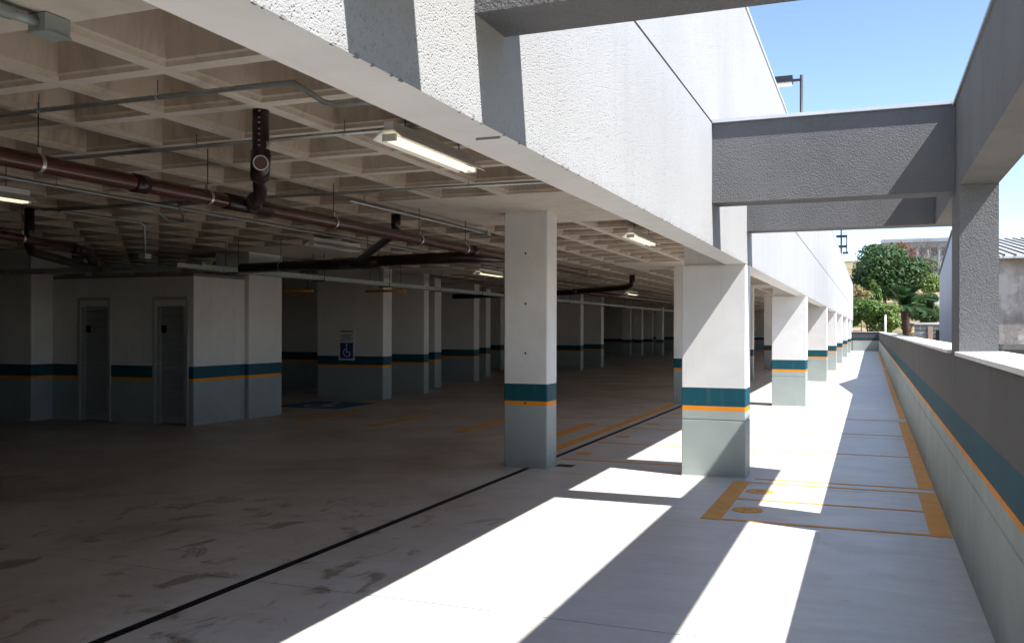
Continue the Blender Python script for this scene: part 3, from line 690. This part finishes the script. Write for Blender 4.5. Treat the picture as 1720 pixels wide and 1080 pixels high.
cpv = MB()
for (a, za), (b2, zb) in (((20.55, 3.105), (27.6, 4.285)), ((27.6, 4.285), (32.75, 3.365))):
    cpv.face([(2.06, a, za), (2.06, b2, zb), (2.06, b2, zb+.07), (2.06, a, za+.07)]); cpv.face([(2.06, a, za+.07), (2.06, b2, zb+.07), (2.34, b2, zb+.07), (2.34, a, za+.07)]); cpv.face([(2.34, a, za), (2.34, b2, zb), (2.34, b2, zb+.07), (2.34, a, za+.07)]); cpv.face([(2.06, a, za), (2.06, b2, zb), (2.34, b2, zb), (2.34, a, za)])
cpv.build('gable_coping', M['groove_grey'], shed)
MB().box(2.303, 16, 20.1, 20.3, -.7, 3.0).build('front_wall', M['stained_concrete'], shed)
rf = MB(); rf.extrude([(19.85, 2.99), (27.9, 4.03), (36, 2.99), (36, 3.04), (27.9, 4.08), (19.85, 3.04)], 'x', 2.345, 16.2); rf = rf.build('roof', M['roof_sheet'], shed)
for i in range(70):
    x = 2.42+i*.195
    q = MB(); q.face([(x-.012, 19.84, 3.041), (x+.012, 19.84, 3.041), (x+.012, 27.88, 4.081), (x-.012, 27.88, 4.081)])
    q.face([(x-.012, 19.84, 3.072), (x+.012, 19.84, 3.072), (x+.012, 27.88, 4.112), (x-.012, 27.88, 4.112)]); q.face([(x-.012, 19.84, 3.041), (x-.012, 19.84, 3.072), (x-.012, 27.88, 4.112), (x-.012, 27.88, 4.081)]); q.face([(x+.012, 19.84, 3.041), (x+.012, 19.84, 3.072), (x+.012, 27.88, 4.112), (x+.012, 27.88, 4.081)])
    q.build('roof_rib', M['roof_rib'], rf)
lw = MB(); random.seed(3)
rub = empty('rubble_wall', 'low dark rough stone wall peeking above the coping at the right edge', 'wall')
simple('rubble', (.085, .082, .08), .9, .2, 0, .4, 3, .5, 12)
for r_ in range(7):
    x = 1.15
    while x < 6:
        wv = .22+random.random()*.25; z0 = -.72+r_*.312
        hh = .28+random.random()*(.02 if r_ < 6 else .09)-(.04 if r_ == 6 else 0)
        st_ = MB().rings(x, x+wv-.02, 9.9+random.random()*.03, 10.25, [(z0, .02), (z0+.04, 0), (z0+hh-.05, 0), (z0+hh, .03)], .03).build('stone', M['rubble'], rub); x += wv

# lamp posts on the roof
lpst = empty('roof_lamp', 'black box lamp on a slim pole above the white facade', 'lamp post')
def at(u, v, x):
    d = F+R3*((u-860)/FPX)+U3*((CY-v)/FPX); return Vector((0, 0, 1.6))+d*(x/d.x)
pb, pt = at(1346, 190, -2.2), at(1346, 126, -2.2)
MB().tube([(pb.x, pb.y, 3.6), (pb.x, pb.y, pt.z)], .055, 10).build('pole', M['black_paint'], lpst)
MB().box(pb.x-.28, pb.x-.05, pb.y-.04, pb.y+.04, pt.z-.2, pt.z-.12).build('arm', M['black_paint'], lpst)
hb = MB().box(pb.x-.88, pb.x-.28, pb.y-.2, pb.y+.2, pt.z-.24, pt.z-.02).build('lamp_head', M['black_paint'], lpst)
MB().box(pb.x-.85, pb.x-.31, pb.y-.17, pb.y+.17, pt.z-.30, pt.z-.24).build('lamp_glass', M['lamp_white'], hb)
l2 = empty('floodlight_pole', 'dark pole with floodlights and brackets far along the roof edge', 'lamp post')
q = at(1413, 420, -2.0)
MB().tube([(q.x, q.y, 3.6), (q.x, q.y, q.z+3.2)], .06, 8).build('pole', M['black_paint'], l2)
MB().tube([(q.x-.62, q.y, 3.6), (q.x-.62, q.y, q.z+3.0)], .045, 8).build('pole', M['black_paint'], l2)
for z in (q.z+1.0, q.z+.25): MB().box(q.x-.35, q.x+.42, q.y-.15, q.y+.15, z-.09, z+.09).build('floodlight', M['black_paint'], l2)
MB().box(q.x+.34, q.x+.42, q.y-.06, q.y+.06, q.z-.2, q.z+1.1).build('bracket', M['black_paint'], l2); MB().box(q.x+.1, q.x+.5, q.y-.1, q.y+.1, q.z-.3, q.z-.15).build('floodlight', M['black_paint'], l2)

# ---------------------------------------------------------------- vegetation and far things
def pt_at(u, v, Y):
    d = F+R3*((u-860)/FPX)+U3*((CY-v)/FPX); return Vector((0, 0, 1.6))+d*(Y/d.y)
def leafmat(name, c1, c2, trans=.25):
    k = NT(name, .5, .35); oi = k.rng(k.noise(1.4, 3), .35, .65); n2 = k.rng(k.noise(14, 2), .3, .7)
    c = k.mix(oi, c1, c2); c = k.mix(k.math('MULTIPLY', n2, .5), c, tuple(min(1, x*1.6) for x in c2)); k.col(c)
    t = k.n('BsdfTranslucent'); k.l(c, t.inputs[0]); ms = k.n('MixShader'); ms.inputs[0].default_value = trans
    out = [n for n in k.t.nodes if n.type == 'OUTPUT_MATERIAL'][0]
    k.l(k.b.outputs[0], ms.inputs[1]); k.l(t.outputs[0], ms.inputs[2]); k.l(ms.outputs[0], out.inputs[0]); M[name] = k.m
leafmat('leaf_dark', (.022, .052, .016), (.055, .105, .03)); leafmat('leaf_mid', (.05, .105, .025), (.11, .18, .04)); leafmat('leaf_lime', (.085, .14, .03), (.16, .22, .05))
leafmat('leaf_palm', (.018, .045, .016), (.04, .085, .03)); leafmat('flower_red', (.10, .065, .025), (.25, .10, .04)); leafmat('leaf_dry', (.20, .17, .07), (.30, .25, .11))
simple('bark', (.13, .095, .07), .9); simple('bark_grey', (.20, .175, .155), .9); simple('palm_trunk', (.12, .075, .055), .95, .2, 0, .4, 4)
def crown(b, c, rad, n, size, rs, hollow=.55, lobes=7):
    ls = []
    for i in range(lobes):
        d = Vector((rs.gauss(0, 1), rs.gauss(0, 1), rs.gauss(0, .8))).normalized(); r0 = .38+.40*rs.random()
        ls.append((Vector((d.x*rad[0]*r0, d.y*rad[1]*r0, d.z*rad[2]*r0)), (.24+.22*rs.random())*(1.25 if lobes < 10 else 1)))
    for i in range(n):
        lc, lr = ls[rs.randrange(lobes)]
        d = Vector((rs.gauss(0, 1), rs.gauss(0, 1), rs.gauss(0, 1))).normalized()
        rr = lr*(hollow+(1-hollow)*rs.random()**.6)*(1+.22*mnoise.noise(d*2.3+lc))
        p = Vector(c)+lc+Vector((d.x*rad[0]*rr, d.y*rad[1]*rr, d.z*rad[2]*rr))
        nrm = (d+Vector((rs.gauss(0, .55), rs.gauss(0, .55), rs.gauss(0, .55)+.25))).normalized()
        t = nrm.cross(Vector((rs.gauss(0, 1), rs.gauss(0, 1), rs.gauss(0, 1)))).normalized(); u_ = nrm.cross(t)
        s_ = size*(.6+.8*rs.random()); t *= s_; u_ *= s_*.45
        b.face([p-t, p+u_-t*.1, p+t, p-u_-t*.1])
def tree(name, label, cat, c, rad, n, size, leaf, seed, ground=None, trunk_r=.18, bark='bark', limbs=6, lobes=8, group='trees and shrubs beyond the end wall'):
    rs = random.Random(seed); c = Vector(c); g = terrain_z(c.x, c.y)-.1 if ground is None else ground
    e = empty(name, label, cat, group)
    b = MB(); top = Vector((c.x, c.y, c.z-rad[2]*.35)); base = Vector((c.x+.2, c.y, g))
    if base.z > top.z-.3: base.z = top.z-.3
    b.tube([base, base.lerp(top, .5)+Vector((.1, 0, 0)), top], trunk_r, 8, True, trunk_r*.6)
    for i in range(limbs):
        a = 2*math.pi*i/limbs+rs.random(); tip = c+Vector((math.cos(a)*rad[0]*.6, math.sin(a)*rad[1]*.6, rad[2]*(rs.random()*.7-.1)))
        b.tube([top-Vector((0, 0, .2)), top.lerp(tip, .5)+Vector((0, 0, .15)), tip], trunk_r*.5, 6, True, trunk_r*.12)
    b.build('trunk', M[bark], e)
    b = MB(); crown(b, c, rad, n, size, rs, lobes=lobes); b.build('crown', M[leaf], e, raw=True)
    return e
tree('round_tree', 'big round glossy green tree standing above the end wall', 'tree', pt_at(1484, 463, 96), (3.9, 3.3, 3.15), 22000, .17, 'leaf_dark', 11, None, .22, 'bark', 9, 34)
tree('round_tree', 'bright green upright spray of leaves in front of the big round tree', 'shrub', pt_at(1468, 492, 90), (.75, .8, 1.5), 1800, .13, 'leaf_mid', 12, None, .06, 'bark', 4, 6)
tree('leafy_bush', 'bright green leafy bush directly behind the end wall at left', 'bush', pt_at(1455, 528, 80), (2.1, 1.5, 1.7), 10000, .13, 'leaf_mid', 13, None, .08, 'bark', 5, 24)
tree('leafy_bush', 'yellowish green bush beside the slim white post', 'bush', pt_at(1492, 536, 79), (1.0, 1.2, 1.55), 5000, .12, 'leaf_lime', 14, None, .06, 'bark', 4, 16)
tree('dry_shrub', 'straw coloured dry shrub at the left, against the facade end', 'shrub', pt_at(1443, 494, 88), (1.2, 1.0, .8), 1200, .11, 'leaf_dry', 15, None, .05, 'bark', 5, 6)
tree('dark_hedge', 'dark shadowy shrub mass to the right of the palm', 'bush', pt_at(1553, 520, 92), (2.3, 1.8, 1.5), 8000, .13, 'leaf_dark', 16, None, .08, 'bark', 5, 20)
tree('light_shrub', 'olive green shrub high up on the slope near the shed gable', 'shrub', pt_at(1562, 474, 104), (1.9, 1.5, 1.2), 3500, .14, 'leaf_lime', 17, None, .08, 'bark', 5, 7)
tree('light_shrub', 'sparse pale green sapling below the bare tree', 'shrub', pt_at(1566, 446, 112), (1.3, 1.3, 1.3), 800, .14, 'leaf_mid', 18, None, .06, 'bark_grey', 5, 6)
tree('flame_tree', 'small tree with red blossoms peeking over the round tree', 'tree', pt_at(1508, 417, 118), (1.5, 1.6, .8), 260, .15, 'flower_red', 19, None, .14, 'bark', 6, 6)
tree('flame_tree', 'red blossoming branch tips at the right shoulder of the round tree', 'tree', pt_at(1529, 422, 116), (.7, .8, 1.1), 130, .14, 'flower_red', 20, None, .1, 'bark', 4, 4)
tree('hill_tree', 'dark green tree line bump on the skyline behind the round tree', 'tree', pt_at(1470, 419, 170), (4.0, 3, 1.6), 2500, .3, 'leaf_dark', 25, None, .2, 'bark', 4, 6)
# bare tree
bt = empty('bare_tree', 'leafless grey branching tree in front of the far building', 'tree', 'trees and shrubs beyond the end wall')
rs = random.Random(5); b = MB()
def grow(p, d, ln, r, dep):
    q = p+d*ln; b.tube([p, (p+q)/2+Vector((rs.gauss(0, .04), 0, rs.gauss(0, .04)))*ln, q], r, 5, False, r*.65)
    if dep == 0: return
    for i in range(3 if dep > 1 else 2):
        nd = (d+Vector((rs.gauss(0, .5), rs.gauss(0, .4), rs.gauss(.05, .35)))).normalized(); grow(q, nd, ln*(.62+.25*rs.random()), r*.62, dep-1)
p0 = pt_at(1572, 470, 108); p0.z -= .5
for i in range(3): grow(p0+Vector((rs.gauss(0, .5), rs.gauss(0, .4), 0)), Vector((rs.gauss(0, .35), 0, 1)).normalized(), 1.5, .07, 5)
b.build('branches', M['bark_grey'], bt)
# palm
pm_ = empty('palm', 'dark arching palm with a shaggy trunk behind the parapet', 'palm', 'trees and shrubs beyond the end wall')
pc = pt_at(1517, 515, 84); pg = terrain_z(pc.x, pc.y)-.2
tb = MB(); tb.tube([(pc.x+.55, pc.y, pg), (pc.x+.3, pc.y, (pg+pc.z)/2), (pc.x+.05, pc.y, pc.z-.1)], .38, 12, True, .30)
tb.build('trunk', M['palm_trunk'], pm_)
rs = random.Random(9); sk = MB()
for i in range(160):
    a = rs.random()*6.28; t = rs.random(); base = Vector((pc.x+.55-.5*t, pc.y, pg+(pc.z-pg)*t)); d = Vector((math.cos(a), math.sin(a), .0)); o_ = base+d*.32
    sk.tube([o_, o_+d*.16+Vector((0, 0, .22))], .035, 4, True, .012)
stuff(sk.build('leaf_stubs', M['palm_trunk'], pm_))
for i in range(30):
    a = -.5+(i/29-.5)*3.6+rs.gauss(0, .15); el = .0+rs.random()*1.15; ln = 2.6+rs.random()*1.4
    d = Vector((math.cos(a)*math.cos(el), math.sin(a)*math.cos(el), math.sin(el)))
    fr = MB(); P_ = []
    for s_ in range(9):
        t = s_/8; P_.append(pc+d*ln*t+Vector((0, 0, -1))*(ln*.42*t*t))
    fr.tube(P_, .022, 4, False, .006)
    for s_ in range(1, 34):
        t = s_/34*7.999; k0 = int(t); p = P_[k0].lerp(P_[k0+1], t-k0); tg = (P_[k0+1]-P_[k0]).normalized()
        side = tg.cross(Vector((0, 0, 1))).normalized(); up = side.cross(tg)
        ll = .75*math.sin(math.pi*min(1, .12+.86*s_/34))+.06
        for sg_ in (-1, 1):
            dv = (side*sg_*.8+tg*.6+up*.25).normalized()*ll; wv = tg*.05
            fr.face([p-wv, p+wv, p+dv])
    fr.build('frond', M['leaf_palm'], pm_, raw=True)
# slim white post
q = pt_at(1487, 557, 76.0); q2 = pt_at(1487, 530, 76.0)
o = MB().tube([(q.x, q.y, -.6), (q.x, q.y, q2.z)], .075, 10); o = o.build('vent_post', M['coping_stone']); tag(o, 'slim white post standing at the corner of the end wall', 'post')
MB().tube([(q.x, q.y, q2.z), (q.x, q.y, q2.z+.05)], .1, 10).build('post_cap', M['coping_stone'], o)
# stone yard wall with door
yw = empty('yard_wall', 'low blue grey stone wall with pale coping and a tan door beside the shed', 'wall')
a, c_ = pt_at(1536, 545, 84), pt_at(1600, 541, 84)
simple('yard_stone', (.24, .27, .32), .9, .2, 0, .4, 2., .4, 10); simple('tan_door', (.42, .30, .24), .7)
rs = random.Random(4)
for r_ in range(8):
    x = a.x; z1 = a.z-r_*.34
    while x < c_.x:
        wv = .4+rs.random()*.35
        MB().rings(x, x+wv-.025, 84+rs.random()*.05, 84.35, [(z1-.32, .02), (z1-.28, 0), (z1-.05, 0), (z1, .02)]).build('stone', M['yard_stone'], yw); x += wv
MB().box(a.x-.05, c_.x+.1, 83.9, 84.45, a.z, a.z+.16).build('coping', M['coping_stone'], yw)
q0, q1 = pt_at(1559, 548, 83.9), pt_at(1567, 575, 83.9); MB().box(q0.x, q1.x, 83.86, 83.98, q1.z, q0.z-.0).build('door', M['tan_door'], yw)
q0, q1 = pt_at(1572, 555, 83.9), pt_at(1578, 575, 83.9); MB().box(q0.x, q1.x, 83.87, 83.99, q1.z, q0.z).build('opening', M['pit_dark'], yw)
# white low wall on slope
o = MB(); a, c_ = pt_at(1535, 503, 97), pt_at(1590, 494, 98); o.extrude([(a.x, a.z-.9), (c_.x, c_.z-.9), (c_.x, c_.z), (a.x, a.z)], 'y', 97, 97.3)
tag(o.build('slope_wall', M['coping_stone']), 'narrow white retaining wall on the slope behind the palm', 'wall')
# far institutional building
fb = empty('far_building', 'long grey concrete building on the skyline above the trees', 'building')
Yb = 190; a, c_ = pt_at(1484, 409, Yb), pt_at(1612, 401, Yb)
k = NT('far_concrete', .9); k.col(vary(k, (.42, .415, .425), .15, .3)); M['far_concrete'] = k.m
simple('far_dark', (.10, .10, .12), .7); simple('far_roof', (.36, .38, .43), .8)
zb = 6
MB().box(a.x, c_.x+6, Yb, Yb+18, zb, a.z).build('wall', M['far_concrete'], fb)
MB().box(a.x-.4, c_.x+6, Yb-.6, Yb+18, a.z, a.z+.7).build('roof', M['far_roof'], fb)
x = a.x+.8; i = 0
while x < c_.x+5:
    for z in (a.z-2.6, a.z-5.6): MB().box(x, x+1.0, Yb-.05, Yb+.2, z, z+1.6).build('window', M['far_dark'], fb)
    MB().box(x+1.25, x+1.55, Yb-.3, Yb-.002, zb, a.z-.4).build('fin', M['far_concrete'], fb)
    x += 1.9
